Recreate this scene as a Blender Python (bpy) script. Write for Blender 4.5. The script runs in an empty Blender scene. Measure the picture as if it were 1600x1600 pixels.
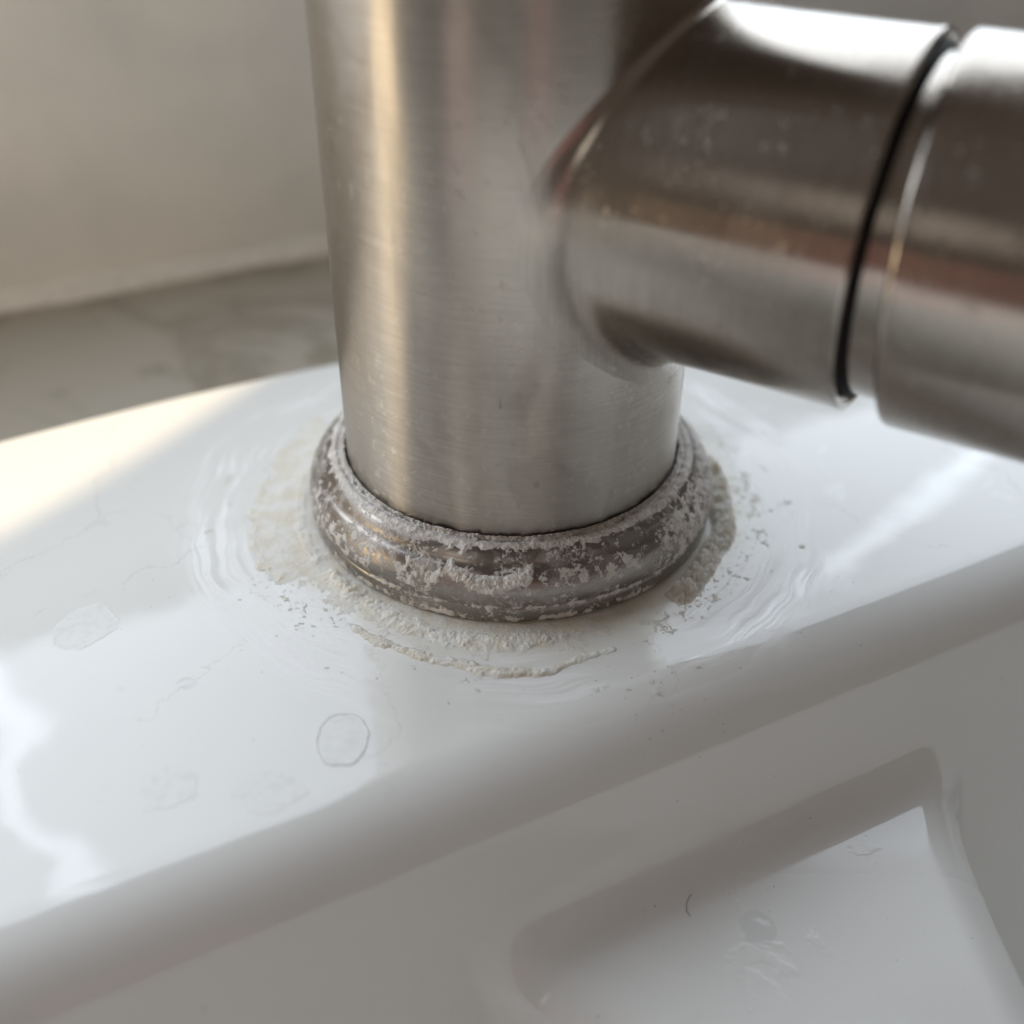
import bpy, math, random
import numpy as np
from mathutils import Matrix, Vector

sc = bpy.context.scene
MM = 0.001

# ------------------------------------------------------------------ camera
cam_d = bpy.data.cameras.new("camera")
cam = bpy.data.objects.new("camera", cam_d)
sc.collection.objects.link(cam)
R_ = Vector((0.99994824, 0.00485078, 0.00894367))
U_ = Vector((-0.0100785, 0.59267084, 0.80538171))
F_ = Vector((0.00139392, 0.80543016, -0.59268905))
CP = Vector((0.0, -138.576, 98.303)) * MM
cam.matrix_world = Matrix(((R_.x, U_.x, -F_.x, CP.x), (R_.y, U_.y, -F_.y, CP.y),
                           (R_.z, U_.z, -F_.z, CP.z), (0, 0, 0, 1)))
cam_d.sensor_width = 36
cam_d.lens = 39.193
cam_d.clip_start = 0.005
cam_d.clip_end = 20
cam_d.dof.use_dof = True
cam_d.dof.focus_distance = (Vector((0, -27, 7)) * MM - CP).dot(F_)
cam_d.dof.aperture_fstop = 9.0
sc.camera = cam

# ------------------------------------------------------------------ light
sc.view_settings.view_transform = 'Standard'
sc.view_settings.look = 'None'
sc.view_settings.exposure = 0.0
sc.view_settings.gamma = 1
w = bpy.data.worlds.new("World")
sc.world = w
w.use_nodes = True
bg = w.node_tree.nodes["Background"]
bg.inputs[0].default_value = (0.124, 0.102, 0.087, 1)
bg.inputs[1].default_value = 1.0

EU = Vector((math.cos(math.radians(27)), math.sin(math.radians(27)), 0))      # along the sink
EV = Vector((math.sin(math.radians(27)), -math.cos(math.radians(27)), 0))     # towards the front


def uv2w(u, v, z):
    return (EU * u + EV * v + Vector((0, 0, z))) * MM


def area(name, loc, direction, sx, sy, power, col):
    d = bpy.data.lights.new(name, 'AREA')
    d.shape = 'RECTANGLE'
    d.size, d.size_y = sx, sy
    d.energy = power
    d.color = col
    o = bpy.data.objects.new(name, d)
    sc.collection.objects.link(o)
    o.location = loc
    o.rotation_euler = Vector(direction).to_track_quat('-Z', 'Y').to_euler()
    return o


win = area("window_light", uv2w(0, -150, 107 + 210), EV, 1.1, 0.42, 4.5, (0.80, 0.895, 1.0))
area("back_left_fill", Vector((-0.95, 0.32, 0.56)), (0.95, -0.32, -0.54), 0.6, 0.5, 2.6, (0.95, 0.97, 0.98))  # added fill lamp from the back left, evens out the deck
ll = area("wall_fill", uv2w(-500, 170, 260), EU * 330 - EV * 290 - Vector((0, 0, 215)), 0.30, 0.30, 0.06, (1.0, 0.95, 0.86))  # added lamp with a narrow spread, only brightens the wall
area("warm_bounce_fill", uv2w(-380, -60, 48), EU, 0.10, 0.10, 0.16, (1.0, 0.82, 0.56))  # added lamp in place of sun bounce, warms the column's left side
ll.data.spread = math.radians(34)
area("red_stripe_fill", Vector((0.056, -0.268, 0.035)), (-0.056, 0.268, 0.03), 0.060, 0.13, 0.0065, (1.0, 0.32, 0.28))  # added unseen lamp, puts a red stripe into the column's reflection
area("red_stripe_fill", Vector((-0.127, -0.241, 0.035)), (0.127, 0.241, 0.03), 0.075, 0.13, 0.0065, (1.0, 0.36, 0.32))  # second added lamp, for the red stripe left of centre
wl = win.data
wl.use_nodes = True
nt_ = wl.node_tree
em = nt_.nodes["Emission"]


def _n(op, a, b):
    q = nt_.nodes.new('ShaderNodeMath')
    q.operation = op
    for i_, val in enumerate((a, b)):
        if isinstance(val, (int, float)):
            q.inputs[i_].default_value = val
        else:
            nt_.links.new(val, q.inputs[i_])
    return q.outputs[0]


geo = nt_.nodes.new('ShaderNodeNewGeometry')
spx = nt_.nodes.new('ShaderNodeSeparateXYZ')
nt_.links.new(geo.outputs['Position'], spx.inputs[0])
wu = _n('ADD', _n('MULTIPLY', spx.outputs[0], EU.x), _n('MULTIPLY', spx.outputs[1], EU.y))
wz = spx.outputs[2]
nz_ = nt_.nodes.new('ShaderNodeTexNoise')
nt_.links.new(geo.outputs['Position'], nz_.inputs['Vector'])
nz_.inputs['Scale'].default_value = 28
nz_.inputs['Detail'].default_value = 5
wob_ = _n('MULTIPLY', _n('SUBTRACT', nz_.outputs['Fac'], 0.5), 0.055)


def streak(line, width):
    d_ = _n('ABSOLUTE', _n('ADD', line, wob_), 0)
    q = nt_.nodes.new('ShaderNodeMapRange')
    q.interpolation_type = 'SMOOTHSTEP'
    nt_.links.new(d_, q.inputs[0])
    q.inputs[1].default_value = width * 0.5
    q.inputs[2].default_value = width * 1.4
    q.inputs[3].default_value = 1
    q.inputs[4].default_value = 0
    return q.outputs[0]


sa = streak(_n('ADD', wu, 0.093), 0.006)                             # sunlit edges of cloud in the window
sb = streak(_n('SUBTRACT', wu, _n('SUBTRACT', 0.585, _n('MULTIPLY', wz, 1.65))), 0.014)
nt_.links.new(_n('ADD', 0.96, _n('MULTIPLY', _n('ADD', sa, sb), 1.1)), em.inputs['Strength'])

spot = bpy.data.lights.new("sun_beam", 'SPOT')
spot.energy = 120
spot.color = (1.0, 0.79, 0.50)
spot.shadow_soft_size = 0.004
sp = bpy.data.objects.new("sun_beam", spot)
sc.collection.objects.link(sp)
BA, BE = math.radians(55), math.radians(44.5)
bdir = Vector((math.cos(BA) * math.cos(BE), math.sin(BA) * math.cos(BE), math.sin(BE)))
side = Vector((-math.sin(BA), math.cos(BA), 0))
RB = 0.24
aim = side * (0.0545 + RB) + Vector((math.cos(BA), math.sin(BA), 0)) * 0.0
SD = 1.6
sp.location = aim + bdir * SD
sp.rotation_euler = (-bdir).to_track_quat('-Z', 'Y').to_euler()
spot.spot_size = 2 * math.atan(RB / SD)
spot.spot_blend = 0.03


# ------------------------------------------------------------------ helpers
def mesh_obj(name, V, F, mat, parent=None, uv=None, smooth=True, brush=None):
    me = bpy.data.meshes.new(name)
    V = np.asarray(V, dtype=np.float32)
    F = np.asarray(F, dtype=np.int32)
    me.vertices.add(len(V))
    me.vertices.foreach_set("co", V.ravel())
    n, k = F.shape
    me.loops.add(n * k)
    me.loops.foreach_set("vertex_index", F.ravel())
    me.polygons.add(n)
    me.polygons.foreach_set("loop_start", np.arange(0, n * k, k, dtype=np.int32))
    me.polygons.foreach_set("loop_total", np.full(n, k, dtype=np.int32))
    me.update(calc_edges=True)
    me.polygons.foreach_set("use_smooth", np.full(n, smooth, dtype=bool))
    if uv is not None:
        l = me.uv_layers.new(name="UVMap")
        l.data.foreach_set("uv", np.asarray(uv, dtype=np.float32)[F.ravel()].ravel())
    if brush is not None:
        at = me.attributes.new('brush', 'FLOAT', 'POINT')
        at.data.foreach_set('value', np.broadcast_to(np.asarray(brush, dtype=np.float32), (len(V),)).copy())
    me.validate()
    me.materials.append(mat)
    o = bpy.data.objects.new(name, me)
    sc.collection.objects.link(o)
    if parent:
        o.parent = parent
    return o


def tag(o, label=None, cat=None, group=None, kind=None):
    for k, v in (('label', label), ('category', cat), ('group', group), ('kind', kind)):
        if v:
            o[k] = v
    return o


def grid_faces(nu, nv, closed=False):
    i = np.arange(nu if closed else nu - 1)[:, None]
    j = np.arange(nv - 1)[None, :]
    i2 = (i + 1) % nu
    return np.stack([i * nv + j, i2 * nv + j, i2 * nv + j + 1, i * nv + j + 1], -1).reshape(-1, 4)


def _hash(ix, iy, iz, s):
    h = (ix * 374761393 + iy * 668265263 + iz * 2147483647 + s * 974634777) & 0xFFFFFFFF
    h = ((h ^ (h >> 13)) * 1274126177) & 0xFFFFFFFF
    h = ((h ^ (h >> 16)) * 2246822519) & 0xFFFFFFFF
    return ((h ^ (h >> 15)) & 0xFFFFFF) / float(0xFFFFFF)


def vnoise(x, y, z, seed=0):
    x, y, z = np.broadcast_arrays(np.asarray(x, float), np.asarray(y, float), np.asarray(z, float))
    ix, iy, iz = np.floor(x).astype(np.int64), np.floor(y).astype(np.int64), np.floor(z).astype(np.int64)
    fx, fy, fz = x - ix, y - iy, z - iz
    sx, sy, sz = (t * t * t * (t * (6 * t - 15) + 10) for t in (fx, fy, fz))
    r = 0
    for a in (0, 1):
        for b in (0, 1):
            for c in (0, 1):
                wgt = (sx if a else 1 - sx) * (sy if b else 1 - sy) * (sz if c else 1 - sz)
                r = r + wgt * _hash(ix + a, iy + b, iz + c, seed)
    return r * 2 - 1


def fbm(x, y, z, octv=4, seed=0, gain=0.5):
    r, a = 0, 1.0
    for o in range(octv):
        r = r + a * vnoise(x * 2 ** o, y * 2 ** o, z * 2 ** o, seed + o * 17)
        a *= gain
    return r


def sstep(a, b, x):
    t = np.clip((x - a) / (b - a), 0, 1)
    return t * t * (3 - 2 * t)


def angd(th, c):
    return (th - c + 180) % 360 - 180


# ------------------------------------------------------------------ node helpers
class NT:
    def __init__(self, name):
        self.m = bpy.data.materials.new(name)
        self.m.use_nodes = True
        self.t = self.m.node_tree
        self.b = self.t.nodes["Principled BSDF"]

    def n(self, typ, **kw):
        nd = self.t.nodes.new(typ)
        for k, v in kw.items():
            setattr(nd, k, v)
        return nd

    def set(self, nd, key, val):
        if hasattr(val, 'is_output') or isinstance(val, bpy.types.NodeSocket):
            self.t.links.new(val, nd.inputs[key])
        else:
            nd.inputs[key].default_value = val

    def math(self, op, a, b=0.0, c=None, clamp=False):
        nd = self.n('ShaderNodeMath', operation=op, use_clamp=clamp)
        self.set(nd, 0, a)
        self.set(nd, 1, b)
        if c is not None:
            self.set(nd, 2, c)
        return nd.outputs[0]

    def ramp(self, x, a, b, lo=0.0, hi=1.0):
        nd = self.n('ShaderNodeMapRange', interpolation_type='SMOOTHSTEP')
        self.set(nd, 0, x)
        self.set(nd, 1, a)
        self.set(nd, 2, b)
        self.set(nd, 3, lo)
        self.set(nd, 4, hi)
        return nd.outputs[0]

    def noise(self, vec, scale, detail=3.0, rough=0.55, dist=0.0):
        nd = self.n('ShaderNodeTexNoise')
        self.set(nd, 'Vector', vec)
        self.set(nd, 'Scale', scale)
        self.set(nd, 'Detail', detail)
        self.set(nd, 'Roughness', rough)
        self.set(nd, 'Distortion', dist)
        return nd.outputs['Fac']

    def mix(self, f, a, b):
        nd = self.n('ShaderNodeMix', data_type='RGBA')
        self.set(nd, 0, f)
        self.set(nd, 6, a)
        self.set(nd, 7, b)
        return nd.outputs[2]

    def vec(self, x, y, z):
        nd = self.n('ShaderNodeCombineXYZ')
        for i, q in enumerate((x, y, z)):
            self.set(nd, i, q)
        return nd.outputs[0]

    def bump(self, h, strength, dist, normal=None):
        nd = self.n('ShaderNodeBump')
        self.set(nd, 'Height', h)
        self.set(nd, 'Strength', strength)
        self.set(nd, 'Distance', dist)
        if normal is not None:
            self.set(nd, 'Normal', normal)
        return nd.outputs[0]

    def out(self, **kw):
        for k, v in kw.items():
            self.set(self.b, k.replace('_', ' '), v)
        return self.m

    def pos_mm(self):
        g = self.n('ShaderNodeTexCoord')
        v = self.n('ShaderNodeVectorMath', operation='SCALE')
        self.set(v, 0, g.outputs['Object'])
        v.inputs['Scale'].default_value = 1000
        s = self.n('ShaderNodeSeparateXYZ')
        self.set(s, 0, v.outputs[0])
        return v.outputs[0], s.outputs[0], s.outputs[1], s.outputs[2]


# ------------------------------------------------------------------ materials
def mat_ceramic():
    k = NT("white_ceramic")
    p, x, y, z = k.pos_mm()
    r = k.math('SQRT', k.math('ADD', k.math('MULTIPLY', x, x), k.math('MULTIPLY', y, y)))
    cx, cy = k.math('DIVIDE', x, r), k.math('DIVIDE', y, r)
    on_deck = k.ramp(z, -1.5, -0.3)
    wob = k.noise(p, 0.06, 2)
    rr = k.math('ADD', r, k.math('MULTIPLY', wob, 6.0))
    # wiped arcs of dried film round the tap
    arcs = k.noise(k.vec(k.math('MULTIPLY', cx, 1.1), k.math('MULTIPLY', cy, 1.1), k.math('MULTIPLY', rr, 0.40)), 1.0, 3, 0.6)
    arcs2 = k.noise(k.vec(k.math('MULTIPLY', cx, 1.5), k.math('MULTIPLY', cy, 1.5), k.math('MULTIPLY', rr, 0.95)), 1.0, 3, 0.6)
    band = k.math('MULTIPLY', k.ramp(r, 33, 38), k.ramp(k.math('ADD', r, k.math('MULTIPLY', wob, 8.0)), 55.5, 49))
    band = k.math('MULTIPLY', band, on_deck)
    band = k.math('MULTIPLY', band, k.ramp(k.noise(p, 0.05, 2), 0.34, 0.56))
    lines = k.math('MULTIPLY', k.ramp(arcs2, 0.50, 0.57), k.ramp(arcs, 0.38, 0.52))
    film = k.math('MULTIPLY', k.math('MAXIMUM', k.math('MULTIPLY', k.ramp(arcs, 0.50, 0.58), 0.6), lines), band)
    # general dried spots and smears
    sm = k.noise(p, 0.11, 6, 0.62, 0.6)
    smear = k.math('MULTIPLY', k.ramp(sm, 0.60, 0.68), k.math('MULTIPLY', on_deck, k.ramp(x, 25, 42, 0.0, 0.7)))
    # yellow lime stain close to the ring
    st = k.math('MULTIPLY', k.ramp(k.math('ADD', r, k.math('MULTIPLY', k.noise(p, 0.16, 4), 7.0)), 42.5, 35), on_deck)
    stn = k.math('MULTIPLY', st, k.ramp(k.noise(p, 0.35, 4), 0.3, 0.65, 0.45, 0.95))
    col = k.mix(stn, (0.80, 0.80, 0.775, 1), (0.735, 0.71, 0.60, 1))
    col = k.mix(k.math('MULTIPLY', film, 0.9), col, (0.92, 0.92, 0.91, 1))
    col = k.mix(k.math('MULTIPLY', smear, 0.8), col, (0.90, 0.90, 0.90, 1))
    spk = k.n('ShaderNodeTexVoronoi')
    k.set(spk, 'Vector', p)
    k.set(spk, 'Scale', 0.55)
    sel = k.n('ShaderNodeSeparateColor')
    k.set(sel, 0, spk.outputs['Color'])
    speck = k.math('MULTIPLY', k.ramp(spk.outputs['Distance'], 0.10, 0.06), k.ramp(sel.outputs[0], 0.93, 0.95))
    speck = k.math('MULTIPLY', speck, k.ramp(k.noise(p, 0.03, 2), 0.42, 0.6))
    col = k.mix(k.math('MULTIPLY', speck, 0.55), col, (0.30, 0.27, 0.22, 1))
    low = k.ramp(z, -9, -16)
    wet = k.noise(p, 0.045, 5, 0.6, 0.5)
    low = k.math('MULTIPLY', low, k.math('MULTIPLY', k.ramp(x, 20, 30), k.ramp(y, -46, -54)))
    wetedge = k.math('MULTIPLY', k.ramp(wet, 0.54, 0.56), low)
    vc = k.n('ShaderNodeTexVoronoi', feature='DISTANCE_TO_EDGE')
    k.set(vc, 'Vector', k.vec(k.math('ADD', x, k.math('MULTIPLY', k.noise(p, 0.12, 4, 0.6), 14.0)), k.math('ADD', y, k.math('MULTIPLY', k.noise(k.vec(y, x, 4.0), 0.12, 4, 0.6), 14.0)), 0.0))
    k.set(vc, 'Scale', 0.022)
    hl = k.math('MULTIPLY', k.ramp(vc.outputs['Distance'], 0.0045, 0.001), k.math('MULTIPLY', on_deck, k.ramp(k.noise(p, 0.07, 3), 0.46, 0.56)))
    col = k.mix(k.math('MULTIPLY', hl, 0.22), col, (0.45, 0.43, 0.40, 1))
    rough = k.math('ADD', k.math('ADD', 0.03, k.math('MULTIPLY', low, 0.26)), k.math('MULTIPLY', film, 0.42))
    rough = k.math('ADD', rough, k.math('MULTIPLY', k.ramp(k.noise(p, 0.08, 6, 0.65, 0.8), 0.48, 0.62), 0.025))
    rough = k.math('ADD', rough, k.math('MULTIPLY', stn, 0.34))
    rough = k.math('ADD', rough, k.math('MULTIPLY', smear, 0.10))
    h = k.math('ADD', k.math('MULTIPLY', arcs, 0.9), k.math('MULTIPLY', arcs2, 0.30))
    h = k.math('MULTIPLY', h, band)
    h = k.math('ADD', h, k.math('MULTIPLY', stn, k.math('MULTIPLY', k.noise(p, 1.6, 4, 0.65), 0.9)))
    b1 = k.bump(h, 0.6, 0.00007)
    fine = k.math('ADD', k.math('MULTIPLY', k.noise(p, 0.05, 2), 1.0), k.math('MULTIPLY', k.noise(p, 1.2, 2), 0.01))
    b2 = k.bump(fine, 0.25, 0.0004, b1)
    b2 = k.bump(k.math('ADD', wetedge, k.math('MULTIPLY', k.math('MULTIPLY', k.ramp(k.noise(p, 0.9, 2), 0.66, 0.72), k.ramp(wet, 0.5, 0.56)), low)), 0.35, 0.00015, b2)
    return k.out(Base_Color=col, Roughness=rough, Normal=b2, IOR=1.52)


def mat_steel(name, rbase, aniso):
    k = NT(name)
    uvn = k.n('ShaderNodeUVMap')
    s = k.n('ShaderNodeSeparateXYZ')
    k.set(s, 0, uvn.outputs[0])
    a, b = s.outputs[0], s.outputs[1]
    p, x, y, z = k.pos_mm()
    tilt = k.math('ADD', b, k.math('MULTIPLY', a, 0.03))
    l1 = k.noise(k.vec(k.math('MULTIPLY', a, 0.12), k.math('MULTIPLY', tilt, 3.4), 0.0), 1.0, 3, 0.7)
    l2 = k.noise(k.vec(k.math('MULTIPLY', a, 0.35), k.math('MULTIPLY', b, 7.0), 3.0), 1.0, 2, 0.6)
    sc1 = k.noise(k.vec(k.math('MULTIPLY', k.math('ADD', a, b), 0.22), k.math('MULTIPLY', k.math('SUBTRACT', b, k.math('MULTIPLY', a, 0.5)), 2.6), 7.0), 1.0, 1, 0.5)
    pz = k.vec(x, y, k.math('MULTIPLY', z, 0.45))
    patch = k.ramp(k.noise(pz, 0.11, 6, 0.62, 0.5), 0.50, 0.60)
    spots = k.ramp(k.noise(p, 0.5, 4), 0.62, 0.68)
    col = k.mix(k.ramp(l1, 0.3, 0.7), (0.37, 0.33, 0.287, 1), (0.44, 0.398, 0.35, 1))
    col = k.mix(k.math('MULTIPLY', patch, 0.25), col, (0.31, 0.28, 0.245, 1))
    at = k.n('ShaderNodeAttribute', attribute_name='brush')
    br = at.outputs['Fac']
    rough = k.math('ADD', k.math('ADD', 0.17, k.math('MULTIPLY', br, rbase - 0.17)), k.math('MULTIPLY', l1, 0.10))
    rough = k.math('ADD', rough, k.math('MULTIPLY', patch, 0.05))
    rough = k.math('ADD', rough, k.math('MULTIPLY', spots, 0.1))
    h = k.math('ADD', k.math('MULTIPLY', l1, 0.7), k.math('MULTIPLY', l2, 0.5))
    h = k.math('ADD', h, k.math('MULTIPLY', k.ramp(sc1, 0.70, 0.8), -0.6))
    h = k.math('MULTIPLY', h, k.math('ADD', 0.25, k.math('MULTIPLY', br, 0.75)))
    mineral = k.math('MULTIPLY', k.ramp(k.noise(p, 0.7, 6, 0.68), 0.56, 0.68), k.ramp(z, 60, 10, 0.0, 0.45))
    col = k.mix(mineral, col, (0.62, 0.58, 0.53, 1))
    rough = k.math('ADD', rough, k.math('MULTIPLY', mineral, 0.25))
    bm = k.bump(h, 0.42, 0.00006)
    tg = k.n('ShaderNodeTangent', direction_type='UV_MAP')
    return k.out(Base_Color=col, Metallic=1.0, Roughness=rough, Anisotropic=k.math('MULTIPLY', br, aniso),
                 Anisotropic_Rotation=0.25, Tangent=tg.outputs[0], Normal=bm)


def mat_ring():
    k = NT("scaled_steel")
    p, x, y, z = k.pos_mm()
    th = k.math('ARCTAN2', x, k.math('MULTIPLY', y, -1.0))
    l1 = k.noise(k.vec(k.math('MULTIPLY', th, 5.0), k.math('MULTIPLY', z, 4.5), 0.0), 1.0, 3, 0.7)
    film = k.ramp(k.noise(p, 0.28, 6, 0.68, 0.5), 0.47, 0.66)
    pit = k.ramp(k.noise(p, 2.2, 4, 0.7), 0.5, 0.68)
    col = k.mix(l1, (0.23, 0.207, 0.188, 1), (0.34, 0.31, 0.285, 1))
    col = k.mix(k.math('MULTIPLY', film, 0.6), col, (0.46, 0.43, 0.41, 1))
    pw = k.math('MULTIPLY', k.ramp(k.noise(p, 1.5, 6, 0.72), 0.50, 0.60), k.ramp(k.noise(p, 0.22, 4, 0.6), 0.48, 0.62))
    col = k.mix(k.math('MULTIPLY', pw, 0.85), col, (0.72, 0.69, 0.655, 1))
    rough = k.math('ADD', k.math('ADD', 0.30, k.math('MULTIPLY', film, 0.25)), k.math('MULTIPLY', pw, 0.25))
    met = k.math('MULTIPLY', k.math('SUBTRACT', 1.0, k.math('MULTIPLY', film, 0.45)), k.math('SUBTRACT', 1.0, k.math('MULTIPLY', pw, 0.9)))
    h = k.math('ADD', k.math('MULTIPLY', l1, 0.5), k.math('ADD', k.math('MULTIPLY', k.math('MULTIPLY', film, pit), 0.6), pw))
    return k.out(Base_Color=col, Metallic=met, Roughness=rough, Normal=k.bump(h, 0.5, 0.00009))


def mat_lime(name, ca, cb, cc):
    k = NT(name)
    p, x, y, z = k.pos_mm()
    n1 = k.noise(p, 0.35, 4, 0.6)
    n2 = k.noise(p, 2.6, 5, 0.7)
    col = k.mix(k.ramp(n1, 0.38, 0.62), ca, cb)
    col = k.mix(k.math('MULTIPLY', k.ramp(n2, 0.52, 0.70), 0.55), col, cc)
    h = k.math('ADD', n2, k.math('MULTIPLY', k.noise(p, 7.0, 3, 0.6), 0.5))
    k.b.subsurface_method = 'RANDOM_WALK'
    k.b.inputs['Subsurface Radius'].default_value = (1.0, 0.9, 0.75)
    k.b.inputs['Subsurface Scale'].default_value = 0.0012
    return k.out(Base_Color=col, Roughness=0.82, Specular_IOR_Level=0.25, Subsurface_Weight=0.45, Normal=k.bump(h, 0.8, 0.00022))


def mat_simple(name, col, rough, metal=0.0, spec=0.5, var=0.1, scale=0.3):
    k = NT(name)
    p, x, y, z = k.pos_mm()
    n = k.noise(p, scale, 4)
    c2 = tuple(q * (1 - var) for q in col[:3]) + (1,)
    c = k.mix(k.ramp(n, 0.35, 0.65), col, c2)
    return k.out(Base_Color=c, Roughness=rough, Metallic=metal, Specular_IOR_Level=spec)


def mat_counter():
    k = NT("marble_counter")
    p, x, y, z = k.pos_mm()
    vein = k.ramp(k.math('ABSOLUTE', k.math('SUBTRACT', k.noise(p, 0.014, 6, 0.6, 1.2), 0.5)), 0.0, 0.05, 1, 0)
    blot = k.ramp(k.noise(p, 0.045, 4, 0.6), 0.54, 0.64)
    col = k.mix(k.math('MULTIPLY', vein, 0.6), (0.43, 0.40, 0.345, 1), (0.24, 0.215, 0.17, 1))
    col = k.mix(k.math('MULTIPLY', blot, 0.75), col, (0.27, 0.245, 0.19, 1))
    return k.out(Base_Color=col, Roughness=0.3)


def mat_wall():
    k = NT("glazed_wall")
    p, x, y, z = k.pos_mm()
    n = k.noise(p, 0.016, 4, 0.55)
    col = k.mix(k.ramp(n, 0.38, 0.62), (0.88, 0.85, 0.79, 1), (0.77, 0.745, 0.71, 1))
    return k.out(Base_Color=col, Roughness=0.28, Normal=k.bump(k.noise(p, 0.02, 2), 0.3, 0.002))


def mat_water():
    k = NT("clear_water")
    t = k.t
    t.nodes.remove(k.b)
    tr, gl, mx = k.n('ShaderNodeBsdfTransparent'), k.n('ShaderNodeBsdfGlossy'), k.n('ShaderNodeMixShader')
    gl.inputs['Roughness'].default_value = 0.02
    tr.inputs[0].default_value = (0.955, 0.96, 0.96, 1)
    fr = k.n('ShaderNodeFresnel')
    fr.inputs['IOR'].default_value = 1.36
    gm = k.n('ShaderNodeNewGeometry')
    t.links.new(k.math('MULTIPLY', fr.outputs[0], k.math('SUBTRACT', 1.0, gm.outputs['Backfacing'])), mx.inputs[0])
    t.links.new(tr.outputs[0], mx.inputs[1])
    t.links.new(gl.outputs[0], mx.inputs[2])
    t.links.new(mx.outputs[0], t.nodes['Material Output'].inputs['Surface'])
    return k.m


M_CER = mat_ceramic()
M_STEEL = mat_steel("brushed_steel", 0.25, 0.94)
M_STEEL_ARM = mat_steel("brushed_steel_arm", 0.13, 0.78)
M_RING = mat_ring()
M_LIME = mat_lime("limescale", (0.86, 0.845, 0.795, 1), (0.80, 0.755, 0.65, 1), (0.90, 0.895, 0.87, 1))
M_LIME2 = mat_lime("ring_limescale", (0.80, 0.77, 0.73, 1), (0.66, 0.61, 0.56, 1), (0.87, 0.85, 0.82, 1))
M_BLACK = mat_simple("dark_seal", (0.012, 0.010, 0.009, 1), 0.6, spec=0.12)
M_COUNTER = mat_counter()
M_WALL = mat_wall()
M_WATER = mat_water()
M_DIRT = mat_simple("dark_dirt", (0.05, 0.04, 0.03, 1), 0.7)

# ------------------------------------------------------------------ setting: wall, countertop
E2 = np.array(EU), np.array(EV)


def uvz(u, v, z):
    u, v, z = np.broadcast_arrays(np.asarray(u, float), np.asarray(v, float), np.asarray(z, float))
    return np.stack([E2[0][0] * u + E2[1][0] * v, E2[0][1] * u + E2[1][1] * v, z], -1).reshape(-1, 3) * MM


def slab(rects, z0, z1):
    V, F = [], []
    for (u0, u1, v0, v1) in rects:
        b = len(V)
        for zz in (z0, z1):
            V += [tuple(q) for q in uvz([u0, u1, u1, u0], [v0, v0, v1, v1], zz)]
        F += [(b, b + 1, b + 2, b + 3), (b + 4, b + 7, b + 6, b + 5)]
        F += [(b + i, b + 4 + i, b + 4 + (i + 1) % 4, b + (i + 1) % 4) for i in range(4)]
    return V, F


VB, WALLV, ZC = -53.2, -127.6, -12.0
UL, UR, VF = -430.0, 430.0, 268.0
V, F = slab([(-700, 700, WALLV - 0.5, VB + 5), (-700, UL + 2, VB + 5, VF + 20), (UR - 2, 700, VB + 5, VF + 20)], ZC - 30, ZC)
tag(mesh_obj("countertop", V, F, M_COUNTER, smooth=False), "mottled stone counter strip between the sink and the wall", "countertop", kind='structure')
V, F = slab([(-700, 700, WALLV - 60, WALLV)], ZC - 60, 107)
tag(mesh_obj("wall", V, F, M_WALL, smooth=False), "beige wall out of focus behind the tap", "wall", kind='structure')


V, F = [], []
for i_, uu in enumerate(np.linspace(-690, 690, 140)):
    bw = 1 + 0.12 * math.sin(uu * 0.11) + 0.08 * math.sin(uu * 0.37)
    for q in range(7):
        a_ = math.radians(q * 15)
        V.append(uvz(uu, WALLV + 5.6 * bw * (1 - math.sin(a_)) - 0.3, ZC + 5.6 * bw * (1 - math.cos(a_)) - 0.3)[0])
    if i_:
        b_ = (i_ - 1) * 7
        F += [(b_ + q, b_ + q + 1, b_ + q + 8, b_ + q + 7) for q in range(6)]
wall_o = bpy.data.objects["wall"]
mesh_obj("sealant", V, F, mat_simple("sealant", (0.90, 0.88, 0.83, 1), 0.3), wall_o)

# ------------------------------------------------------------------ sink
def prof(d, R=11.0, ang=66.0, D=170.0):
    """height against the distance d past the flat deck's edge"""
    a = math.radians(ang)
    d1 = R * math.sin(a)
    z1 = -R * (1 - math.cos(a))
    d = np.asarray(d, float)
    z = np.where(d <= 0, 0.0, np.where(d < d1, -(R - np.sqrt(np.maximum(R * R - np.clip(d, 0, d1) ** 2, 0))),
                                      z1 - (d - d1) * math.tan(a)))
    k = 25.0                                                     # round into the bowl floor
    h = np.clip((k - np.abs(z + D)) / k, 0, 1)
    return np.maximum(z, -D) + h * h * k / 4


def smax(a, b, k):
    h = np.clip((k - np.abs(a - b)) / k, 0, 1)
    return np.maximum(a, b) + h * h * k / 4


_WV = np.array([40, 50, 55.8, 60, 64.7, 70.7, 80.6, 89.6, 100, 115, 140, 600.])
_WW = np.array([60, 43, 34.5, 29.6, 26.5, 22.9, 18.4, 15, 12.5, 10.5, 9.5, 9.5])


def half_width(v):
    s = 0
    for k in np.linspace(-3, 3, 7):
        s = s + np.interp(v + k, _WV, _WW)
    return s / 7


def sink_z(u, v):
    z = prof(v - 42.2)
    z = np.maximum(z, prof(VF - 43 - v))
    z = smax(z, prof(u - (UL + 40) , 20, 70) * 0 + prof((UL * -1 - 40) - np.abs(u), 14, 70) , 6)
    e = np.where(u > 4.5, u - 4.5 - half_width(v) - 3.0, 4.5 - u - half_width(v) - 4.0)
    top = -20.6 - 0.02 * (v - 58)
    div = top + prof(e + 6.0, 9.0, 74.0, 150.0)
    return smax(z, div, 8.5)


def steps(*segs):
    out = [segs[0][0]]
    for a, b, st in segs:
        n = max(1, int(round((b - a) / st)))
        out += list(a + (b - a) * (np.arange(n) + 1) / n)
    return np.array(out)


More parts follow.
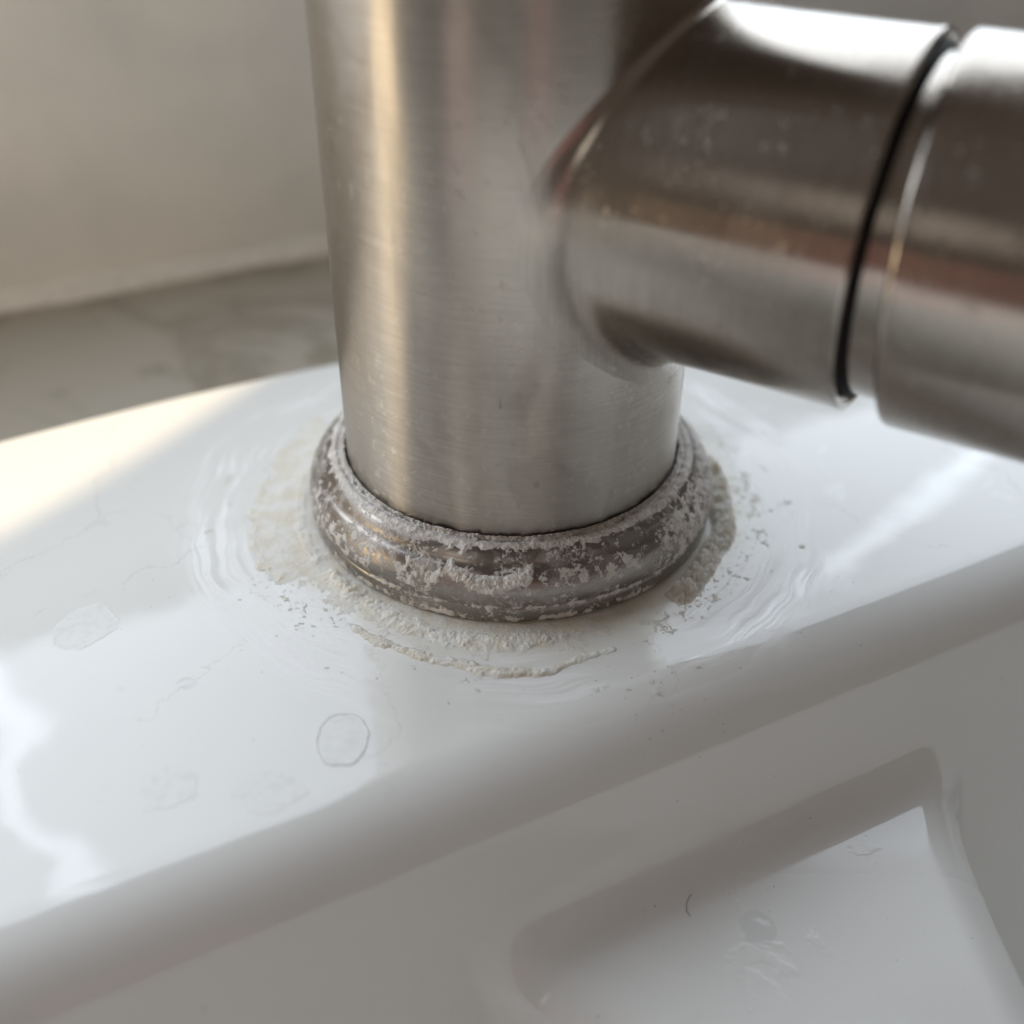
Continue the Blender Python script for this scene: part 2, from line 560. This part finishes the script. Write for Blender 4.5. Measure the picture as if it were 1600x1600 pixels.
us = steps((UL, -160, 9), (-160, -62, 1.6), (-62, 84, 0.5), (84, 170, 1.6), (170, UR, 8))
vs = steps((VB + 4, -40, 1.2), (-40, 41, 1.5), (41, 66, 0.3), (66, 115, 0.6), (115, 160, 2), (160, VF + 26, 6))
ER = 4.0
ang = np.linspace(90, 0, 13)[:-1]
rows = [(VB, ZC - 2.0), (VB, -ER - 0.01)] + [(VB + ER - ER * math.sin(math.radians(t)), -ER + ER * math.cos(math.radians(t))) for t in ang[0:]]
nr = len(rows)
vv = np.concatenate([[r_[0] for r_ in rows], vs])
Ug, Vg = np.meshgrid(us, vv, indexing='ij')
Zg = sink_z(Ug, Vg)
for j, (_, zz) in enumerate(rows):
    Zg[:, j] = zz
bow = 0.0011 * np.minimum((Ug + 30) ** 2, 50 ** 2)
Vg = Vg + bow * sstep(0, VB, Vg)
sink = mesh_obj("kitchen_sink", uvz(Ug, Vg, Zg), grid_faces(len(us), len(vv))[:, ::-1], M_CER)
tag(sink, "glossy white ceramic sink with a rounded ledge and limescale around the tap", "sink")

# ------------------------------------------------------------------ tap
tap = bpy.data.objects.new("tap", None)
sc.collection.objects.link(tap)
tag(tap, "brushed steel tap with crusted base ring and thick side arm", "tap")
RC = 24.0


def lathe(profile, n, axis=None, uvscale=1.0):
    """profile (r, s) revolved round z; returns V, F, uv (mm)"""
    pr = np.asarray(profile, float)
    t = np.linspace(0, 2 * np.pi, n + 1)
    T, Rr = np.meshgrid(t, pr[:, 0], indexing='ij')
    _, S = np.meshgrid(t, pr[:, 1], indexing='ij')
    V = np.stack([Rr * np.cos(T), Rr * np.sin(T), S], -1).reshape(-1, 3)
    L = np.concatenate([[0], np.cumsum(np.hypot(np.diff(pr[:, 0]), np.diff(pr[:, 1])))])
    uv = np.stack([np.broadcast_to(T * pr[:, 0].max(), T.shape), np.broadcast_to(L[None, :], T.shape)], -1).reshape(-1, 2)
    return V, grid_faces(n + 1, len(pr)), uv


def edge_arc(r, s, rad, a0, a1, n=6):
    return [(r + rad * math.cos(math.radians(a)), s + rad * math.sin(math.radians(a))) for a in np.linspace(a0, a1, n)]


# column
pr = [(22.8, 8.4)] + edge_arc(RC - 0.5, 9.0, 0.5, -90, 0) + [(RC, z) for z in np.arange(9.5, 210, 2.0)] + edge_arc(RC - 1, 210, 1, 0, 90) + [(0.01, 211)]
V, F, uv = lathe(pr, 256)
_o = np.array([0, 0, 51.7]) + np.array([-math.sin(0.525), -math.cos(0.525), 0.0]) * -1.5
_ax = np.array([math.cos(0.525), -math.sin(0.525), 0.0])
_rel = V - _o
_s = _rel @ _ax
_d = np.linalg.norm(_rel - _s[:, None] * _ax, axis=1)
bcol = np.where(_s > -2, sstep(21.0, 30.0, _d), 1.0)
mesh_obj("body", V * MM, F, M_STEEL, tap, uv, brush=bcol)

# base ring
ctrl = np.array([(29.2, 0.25), (29.55, 0.35), (29.75, 0.9), (29.78, 2.2), (29.64, 2.65), (29.74, 3.1), (29.85, 4.0), (29.7, 5.2), (29.2, 6.5),
                 (28.5, 7.45), (28.0, 7.85), (27.6, 8.3), (27.2, 8.95), (26.6, 9.6), (25.9, 9.9), (25.3, 9.75), (24.9, 9.2), (24.5, 8.5), (24.2, 7.8)])


def catmull(P, m):
    out = []
    Q = np.vstack([2 * P[0] - P[1], P, 2 * P[-1] - P[-2]])
    for i in range(1, len(Q) - 2):
        for t in np.arange(m) / m:
            a, b, c, d = Q[i - 1], Q[i], Q[i + 1], Q[i + 2]
            out.append(0.5 * (2 * b + (c - a) * t + (2 * a - 5 * b + 4 * c - d) * t * t + (3 * b - 3 * c + d - a) * t ** 3))
    out.append(P[-1])
    return np.array(out)


rp = catmull(ctrl, 6)
V, F, uv = lathe(rp, 256)
ring = mesh_obj("base_ring", V * MM, F, M_RING, tap, uv)

# side arm
AL = 0.525
AX = np.array([math.cos(AL), -math.sin(AL), 0.0])
HX = np.array([-math.sin(AL), -math.cos(AL), 0.0])
WX = np.array([0, 0, 1.0])
ZA, RA, OFF = 51.7, 20.3, -1.5


def arm_pts(s, rho, t):
    s, rho, t = np.broadcast_arrays(s, rho, t)
    return (np.array([0, 0, ZA]) + s[..., None] * AX + (OFF + rho * np.sin(t))[..., None] * HX + (rho * np.cos(t))[..., None] * WX)


nt = 257
tt = np.linspace(0, 2 * np.pi, nt)
sn = np.sin(tt)
KF = np.where(sn > 0, (RC - 0.15 - OFF * 1.0 - RA * 1.0), (RC - 0.15 + OFF - RA))
lim = np.where(np.abs(sn) > 1e-6, np.where(sn > 0, (RC - 0.15 - OFF) / np.maximum(sn, 1e-6), (RC - 0.15 + OFF) / np.maximum(-sn, 1e-6)), 99) - RA
kk = np.minimum(0.9 + 3.4 * ((1 - np.cos(tt)) / 2) ** 1.6, lim)
nf = 16
cols = []
for q in np.linspace(-1, 1, nf):
    dl = q * kk
    mn = (kk - np.abs(dl)) ** 2 / (4 * kk)
    a = np.where(dl < 0, mn, mn + dl)
    b = np.where(dl < 0, mn - dl, mn)
    if q == -1:
        a = a - 0.12
    rho = RA + b
    s = np.sqrt(np.maximum((RC + a) ** 2 - (OFF + rho * sn) ** 2, 0.01))
    cols.append((s, rho))
sf, S1 = cols[-1][0], 47.6
for q in np.linspace(0, 1, 26)[1:]:
    s = sf + (S1 - 0.6 - sf) * q
    cols.append((s, np.full(nt, RA) + 0.016 * np.maximum(s - 30, 0) * 0.5))
re = RA + 0.14
for (r_, s_) in edge_arc(re - 0.35, S1 - 0.35, 0.35, 10, 90) + [(re - 0.7, S1), (re - 0.95, S1 - 0.25), (re - 1.0, S1 - 5), (15, S1 - 5)]:
    cols.append((np.full(nt, s_), np.full(nt, r_)))
Sg = np.stack([c[0] for c in cols], 1)
Rg = np.stack([c[1] for c in cols], 1)
V = arm_pts(Sg, Rg, tt[:, None])
uv = np.stack([np.broadcast_to(tt[:, None] * RA, Sg.shape), Sg + 300 + (RA - np.minimum(Rg, RA))], -1).reshape(-1, 2)
mesh_obj("side_arm", V.reshape(-1, 3) * MM, grid_faces(nt, len(cols))[:, ::-1], M_STEEL_ARM, tap, uv, brush=sstep(0.5, 9.0, np.hypot(V[..., 0], V[..., 1]) - RC).reshape(-1))


def arm_lathe(name, pr, mat, slant=0.0, s_ref=None):
    pr = np.asarray(pr, float)
    S = np.broadcast_to(pr[None, :, 1], (nt, len(pr))).copy()
    if slant:
        S += slant * (1 - np.cos(tt))[:, None] / 2 * np.clip(1 - (S - S.min()) / 30, 0, 1)
    R = np.broadcast_to(pr[None, :, 0], S.shape)
    V = arm_pts(S, R, tt[:, None])
    uv = np.stack([np.broadcast_to(tt[:, None] * RA, S.shape), S * 1.0 + 700 + (21 - np.minimum(R, 21))], -1).reshape(-1, 2)
    return mesh_obj(name, V.reshape(-1, 3) * MM, grid_faces(nt, len(pr))[:, ::-1], mat, tap, uv, brush=1.0)


arm_lathe("seal", [(16, 43), (18.5, 43), (18.85, 43.5), (18.85, 48.0), (18.5, 48.4), (16, 48.5)], M_BLACK)
arm_lathe("neck", [(16, 44), (18.35, 44)] + [(18.35, s) for s in np.linspace(44.5, 53, 10)], M_STEEL_ARM)
RH = 20.8
arm_lathe("handle", [(17, 52), (17.6, 51.0), (18.4, 50.3)] + [(19.6, 50.0)] + edge_arc(RH - 0.8, 50.8, 0.8, -85, 0, 8) +
          [(RH, s) for s in np.linspace(52, 128, 30)] + edge_arc(RH - 1, 128, 1, 0, 90) + [(0.01, 129)], M_STEEL_ARM, slant=2.4)

# ------------------------------------------------------------------ limescale on the ring
L = np.concatenate([[0], np.cumsum(np.hypot(np.diff(rp[:, 0]), np.diff(rp[:, 1])))])
ns, nth = 165, 2400
itop = int(np.argmax(rp[:, 1]))
fill = np.array([(25.6, 9.75), (25.2, 9.62), (24.7, 9.6), (24.3, 9.7), (24.02, 9.9)])
cp = np.vstack([rp[:itop + 3], fill])
L = np.concatenate([[0], np.cumsum(np.hypot(np.diff(cp[:, 0]), np.diff(cp[:, 1])))])
ss = np.linspace(0, L[-1], ns)
pr_r, pr_z = np.interp(ss, L, cp[:, 0]), np.interp(ss, L, cp[:, 1])
tr, tz = np.gradient(pr_r, ss), np.gradient(pr_z, ss)
nl = np.hypot(tr, tz)
nr_, nz_ = tz / nl, -tr / nl
th = np.linspace(-180, 180, nth + 1)[:-1]
TH, SS = np.meshgrid(th, ss, indexing='ij')
Rr, Zz = np.interp(SS, ss, pr_r), np.interp(SS, ss, pr_z)
tr_ = np.radians(TH)
X, Y = Rr * np.cos(tr_), Rr * np.sin(tr_)
SG = L[-1]


def box(x, a, b, s):
    return sstep(a - s, a + s, x) * (1 - sstep(b - s, b + s, x))


def tbox(a, b, s):
    c, hw = (a + b) / 2, (b - a) / 2
    return 1 - sstep(hw - s, hw + s, np.abs(angd(TH, c)))


n_lo = fbm(X * 0.35, Y * 0.35, Zz * 0.35, 4, 1)
n_md = fbm(X * 0.9, Y * 0.9, Zz * 0.9, 3, 5, 0.5)
n_ed = fbm(X * 1.15, Y * 1.15, Zz * 1.15, 6, 11, 0.66)
n_gr = fbm(X * 3.4, Y * 3.4, Zz * 3.4, 3, 9, 0.6)
h = np.full(X.shape, -0.05)


def patch(mask, height, edge=0.3, rough=0.6):
    global h
    m = sstep(0.0, edge, mask)
    q = height * m * (0.75 + rough * (0.5 * n_md + 0.30 * n_gr + 0.2 * n_lo))
    h = np.maximum(h, np.where(mask > 0, np.maximum(q, 0.0) + 0.008, -0.05))


# the fill of the groove next to the column
patch(sstep(27.2, 25.3, Rr) + 0.25 * n_ed - 0.34, 0.36, 0.5, 0.7)
patch(sstep(25.6, 24.2, Rr) + 0.3 * n_ed - 0.25, 0.75, 0.6, 0.8)
# powder rubbed over the bulge
patch(0.66 * tbox(-170, -120, 14) * box(Zz, 2.6, 8.0, 1.4) + 0.40 * n_ed - 0.70, 0.08)
patch(0.70 * tbox(-122, -104, 7) * box(Zz, 4.4, 8.0, 1.2) + 0.40 * n_ed - 0.56, 0.18)
patch(0.62 * tbox(-86, -45, 10) * box(Zz, 4.8, 8.2, 1.2) + 0.40 * n_ed - 0.66, 0.12)
patch(0.80 * tbox(-46, 30, 12) * box(Zz, 2.4, 9.4, 1.6) + 0.42 * n_ed - 0.66, 0.20)
# the thick crescent clump at the front with a bare spot above it
dth = angd(TH, -95.5) * 0.5
zc = 6.1 + 0.05 * dth * dth
cl = np.exp(-((Zz - zc - 0.2 * n_lo) / 1.0) ** 2) * (1 - sstep(4.8, 6.6, np.abs(dth + 0.4 * n_md)))
patch(cl + 0.24 * n_ed - 0.36, 0.62, 0.6, 0.8)
hole = np.exp(-((dth - 0.4) / 3.0) ** 4 - ((Zz - 8.0) / 0.75) ** 4)
h = np.where(hole + 0.2 * n_ed > 0.45, -0.05, h)
# foot and step
patch(box(SS, 0.0, 1.7, 0.5) * tbox(-155, -45, 12) * 0.75 + 0.40 * n_ed - 0.76, 0.10)
patch(np.exp(-((Zz - 2.7) / 0.40) ** 2) * tbox(-135, -25, 10) * 0.8 + 0.4 * n_ed - 0.64, 0.11)
# thin broken crack beside the column
crk = np.exp(-((Rr - 24.75 - 0.35 * n_lo - 0.08 * n_ed) / 0.13) ** 2) * tbox(-160, -25, 10) * sstep(0.0, 0.15, fbm(TH * 0.10, 0.5, 0.5, 4, 33) - 0.05)
h = np.where(crk > 0.5, -0.05, h)
keep = h > 0
hh = np.where(h > 0, h, -0.25 * (crk > 0.3) - 0.03)
VX = np.stack([(Rr + np.interp(SS, ss, nr_) * hh) * np.cos(tr_), (Rr + np.interp(SS, ss, nr_) * hh) * np.sin(tr_),
               Zz + np.interp(SS, ss, nz_) * hh], -1).reshape(-1, 3)
GF = grid_faces(nth, ns, True)
GF = GF[keep.reshape(-1)[GF].any(1)]


def compact(V, F):
    used = np.unique(F)
    mp = np.zeros(len(V), dtype=np.int64)
    mp[used] = np.arange(len(used))
    return V[used], mp[F]


V, F = compact(VX, GF)
tag(mesh_obj("limescale", V * MM, F, M_LIME2, ring), kind='stuff')

# ------------------------------------------------------------------ limescale on the deck
nr2, nth = 170, 2200
rr = np.linspace(28.6, 46.5, nr2)
th = np.linspace(-180, 180, nth + 1)[:-1]
TH, RR = np.meshgrid(th, rr, indexing='ij')
tr_ = np.radians(TH)
X, Y = RR * np.cos(tr_), RR * np.sin(tr_)
n_lo = fbm(X * 0.22, Y * 0.22, 0, 4, 41)
n_md = fbm(X * 0.7, Y * 0.7, 0.3, 3, 45, 0.5)
n_ed = fbm(X * 0.55, Y * 0.55, 3.7, 6, 61, 0.62)
n_gr = fbm(X * 3.0, Y * 3.0, 0, 3, 49, 0.6)
n_fl = fbm(X * 1.7, Y * 1.7, 9.1, 5, 77, 0.62)
h = np.full(X.shape, -0.05)


def patch(mask, height, edge=0.35, rough=0.5):
    """crust that swells from a ragged outline to its full height"""
    global h
    m = sstep(0.0, edge, mask)
    q = height * m * (0.75 + rough * (0.5 * n_md + 0.28 * n_gr + 0.2 * n_lo))
    h = np.maximum(h, np.where(mask > 0, np.maximum(q, 0.0) + 0.008, -0.05))


def along(rc_pts, width, ta, tb, soft):
    pts = np.array(rc_pts, float)
    rc_ = np.interp(TH, pts[:, 0], pts[:, 1]) + 0.35 * n_lo
    return np.exp(-((RR - rc_) / width) ** 2) * tbox(ta, tb, soft)


# thin chalky film all round the foot, feathering out
film_in = tbox(-205, -60, 25) * (1 - sstep(31.0, 38.5, RR)) * 0.9
patch(film_in + 0.45 * n_ed - 0.52, 0.05, 0.5, 0.6)
# broad left crust with a lifted outer edge
led = 38.7 + 0.9 * n_lo + 0.35 * n_ed
lt = 1 - sstep(27, 38, np.abs(angd(TH, 181)))
patch(lt * (1 - sstep(-1.2, 0.1, RR - led)) + 0.20 * n_ed - 0.28, 0.13, 0.45, 0.9)
patch(np.exp(-((RR - led + 0.3) / 0.55) ** 2) * (1 - sstep(17, 26, np.abs(angd(TH, -169)))) + 0.30 * n_ed - 0.42, 0.22, 0.4, 0.7)
patch(np.exp(-((RR - 31.8) / 1.1) ** 2) * lt + 0.25 * n_ed - 0.35, 0.30, 0.5, 0.8)
# crumbly ridge hugging the front of the foot
patch(along([(-150, 31.0), (-139, 31.6), (-121, 32.3), (-106, 33.2), (-95, 33.3), (-75, 32.3)], 1.9, -144, -76, 9) + 0.32 * n_ed - 0.38, 0.44, 0.7, 0.55)
patch(along([(-148, 31.3), (-128, 31.9)], 1.1, -143, -128, 5) + 0.15 * n_ed - 0.25, 0.80, 0.6, 0.6)
# outer ridge
patch(along([(-128, 35.8), (-122, 36.9), (-113, 37.2), (-102, 37.9), (-92, 38.5), (-84, 38.7), (-70, 36.8)], 0.85, -124, -68, 6) + 0.32 * n_ed - 0.42, 0.30, 0.5, 0.7)
patch(along([(-100, 38.3), (-92, 38.6), (-82, 38.6)], 0.8, -97, -82, 3) + 0.12 * n_ed - 0.3, 0.42, 0.5, 0.7)
# rubbed flecks outside
patch(tbox(-155, -120, 8) * box(RR, 35.5, 43.0, 2.0) * 0.75 + 0.50 * n_fl + 0.25 * n_ed - 1.2, 0.06, 0.5, 0.8)
patch(tbox(-60, 45, 12) * box(RR, 33.5, 38.5, 1.6) * 0.75 + 0.50 * n_fl + 0.25 * n_ed - 1.02, 0.08, 0.5, 0.8)
patch(tbox(60, 150, 10) * box(RR, 30, 36, 1.5) * 0.9 + 0.5 * n_ed - 0.5, 0.25, 0.5, 0.8)
# hardened roll on the right
pts_l = np.interp(TH, [-50, -46, -31, -19, -5, 16, 40], [33.0, 33.0, 32.0, 32.3, 31.8, 31.6, 31.0])
lump = np.exp(-((RR - pts_l - 0.25 * n_lo) / 1.7) ** 4) * tbox(-48, 50, 3.0)
patch(lump + 0.14 * n_ed - 0.2, 1.25, 0.9, 1.2)
h = np.where(RR > 45.5, -0.05, h)
keep = h > 0
hh = np.where(h > 0, h, -0.03)
GF = grid_faces(nth, nr2, True)
GF = GF[keep.reshape(-1)[GF].any(1)]
V, F = compact(np.stack([X, Y, hh], -1).reshape(-1, 3), GF)
tag(mesh_obj("limescale", V * MM, F[:, ::-1], M_LIME, sink), kind='stuff')


# ------------------------------------------------------------------ dried water spots, droplets, grit, hair
def outline(cx, cy, rx, ry, seed, n=96, amp=0.06):
    t = np.linspace(0, 2 * np.pi, n + 1)[:-1]
    k = 1 + amp * fbm(np.cos(t) * 1.6, np.sin(t) * 1.6, 0, 5, seed, 0.6)
    return cx + rx * k * np.cos(t), cy + ry * k * np.sin(t), t


def dome(name, cx, cy, z0, rx, ry, hgt, seed, mat, parent=None, rim=None, amp=0.06):
    n = 160
    ox, oy, t = outline(cx, cy, rx, ry, seed, n, amp)
    qs = np.linspace(0, 1, 15)[1:] if rim is None else np.array([.3, .6, .8, .88, .91, .925, .94, .955, .97, .985, 1.0])
    V = [(cx, cy, z0 + hgt)]
    for q in qs:
        if rim is None:
            zz = hgt * (1 - q ** 2.2)
        else:
            zz = hgt * (0.30 + math.exp(-((q - 0.955) / 0.022) ** 2)) * (1 - max(0, (q - 0.96) / 0.04))
        zz -= 0.01 if q == 1 else 0
        V += list(zip(cx + (ox - cx) * q, cy + (oy - cy) * q, np.full(n, z0 + zz)))
    F = []
    for k in range(len(qs) - 1):
        for i in range(n):
            a, b = 1 + k * n + i, 1 + k * n + (i + 1) % n
            F.append((a, a + n, b + n, b))
    V = np.array(V)
    F = F + [(0, 1 + i, 1 + (i + 1) % n, 1 + (i + 1) % n) for i in range(n)]
    me = bpy.data.meshes.new(name)
    me.from_pydata([tuple(p) for p in V * MM], [], [f if f[2] != f[3] else f[:3] for f in F])
    if sum(p.normal.z for p in me.polygons) < 0:
        me.flip_normals()
    for p in me.polygons:
        p.use_smooth = True
    me.update()
    me.materials.append(mat)
    o = bpy.data.objects.new(name, me)
    sc.collection.objects.link(o)
    if parent:
        o.parent = parent
    return o


k_ = NT("dried_spot")
p_, *_r = k_.pos_mm()
M_SPOT = k_.out(Base_Color=k_.mix(k_.ramp(k_.noise(p_, 0.8, 4), 0.45, 0.65), (0.80, 0.80, 0.775, 1), (0.75, 0.75, 0.72, 1)), Roughness=0.17,
                Normal=k_.bump(k_.noise(p_, 0.5, 2), 0.15, 0.00008))
for (cx, cy, rx, ry, hg, sd, am) in ((-19.4, -50.0, 3.1, 4.2, 0.06, 3, 0.07), (-54.9, -31.0, 3.7, 4.4, 0.009, 5, 0.12),
                                     (-37.5, -57.3, 3.1, 2.9, 0.012, 8, 0.14), (-26.5, -57.8, 3.6, 2.6, 0.010, 11, 0.2)):
    dome("dried_spot", cx, cy, 0.02, rx, ry, hg, sd, M_SPOT, sink, rim=1, amp=am)

for (cx, cy, rx, ry, hg, sd, lab) in (
        (-39.6, -41.1, 1.15, 1.0, 0.30, 21, "round water droplet on the white deck left of the scratch arcs"),
        (-47.3, -42.2, 0.5, 0.42, 0.18, 22, "tiny pale droplet left of the larger round droplet on the deck")):
    tag(dome("water_droplet", cx, cy, 0.01, rx, ry, hg, sd, M_WATER, amp=0.04), lab, "droplet", "water droplets on the sink")


def zs(x, y):
    u = x * EU.x + y * EU.y
    v = x * EV.x + y * EV.y
    return float(sink_z(np.array([u]), np.array([v]))[0])


tag(dome("water_droplet", 30.1, -60.4, zs(30.1, -60.4) + 0.01, 2.3, 2.5, 0.5, 25, M_WATER, amp=0.06),
    "large flat water drop on the lower ledge at the lower right", "droplet", "water droplets on the sink")

# hair
pts = [(22.6, -56.3), (22.0, -57.2), (21.9, -58.2), (22.2, -59.0)]
cv = bpy.data.curves.new("hair", 'CURVE')
cv.dimensions = '3D'
cv.bevel_depth = 0.028 * MM
cv.bevel_resolution = 2
s_ = cv.splines.new('BEZIER')
s_.bezier_points.add(len(pts) - 1)
for bp, (px, py) in zip(s_.bezier_points, pts):
    bp.co = Vector((px, py, zs(px, py) + 0.06)) * MM
    bp.handle_left_type = bp.handle_right_type = 'AUTO'
cv.materials.append(M_DIRT)
tmp = bpy.data.objects.new("tmp_hair", cv)
sc.collection.objects.link(tmp)
dg = bpy.context.evaluated_depsgraph_get()
me = bpy.data.meshes.new_from_object(tmp.evaluated_get(dg))
bpy.data.objects.remove(tmp)
hair = bpy.data.objects.new("hair", me)
sc.collection.objects.link(hair)
tag(hair, "short curved dark hair lying on the lower ledge", "hair")

# grit
rng = random.Random(5)
V, F = [], []
spots = [(-60, -20, -30, -62, 34), (10, -75, 60, -30, 34), (28, -48, 14, -34, 24), (-30, -46, -10, -60, 14)]
for (x0, y0, x1, y1, n) in spots:
    for _ in range(n):
        x, y = rng.uniform(x0, x1), rng.uniform(y0, y1)
        z = zs(x, y)
        if z < -24 or math.hypot(x, y) < 31:
            continue
        r = rng.choice((0.06, 0.08, 0.1, 0.13))
        b = len(V)
        a0 = rng.uniform(0, 6)
        for i in range(5):
            k = rng.uniform(0.6, 1.3) * r
            V.append((x + k * math.cos(a0 + i * 1.257), y + k * math.sin(a0 + i * 1.257) * 0.7, z - 0.05))
        V.append((x, y, z + r * 0.7))
        F += [(b + i, b + (i + 1) % 5, b + 5) for i in range(5)]
tag(mesh_obj("grit", np.array(V) * MM, F, M_DIRT, smooth=False), "scattered dark grit specks on the white ceramic", "grit", kind='stuff')

V, F = [], []  # white lime crumbs, some put in as painted glints
for (x0, y0, x1, y1, n) in ((14, -40, 42, -58, 60), (24, -50, 56, -72, 45), (30, -10, 60, -40, 40), (-10, -46, 14, -58, 25)):
    for _ in range(n):
        x, y = rng.uniform(x0, x1), rng.uniform(y0, y1)
        z = zs(x, y)
        if z < -22:
            continue
        r = rng.choice((0.05, 0.06, 0.08, 0.12))
        b = len(V)
        a0 = rng.uniform(0, 6)
        for i in range(5):
            k = rng.uniform(0.6, 1.3) * r
            V.append((x + k * math.cos(a0 + i * 1.257), y + k * math.sin(a0 + i * 1.257), z - 0.04))
        V.append((x, y, z + r * 0.8))
        F += [(b + i, b + (i + 1) % 5, b + 5) for i in range(5)]
tag(mesh_obj("crumbs_and_glints", np.array(V) * MM, F, M_LIME, smooth=False), "tiny white lime crumbs and painted glints sprinkled over the rounded sink edge", "crumbs", kind='stuff')
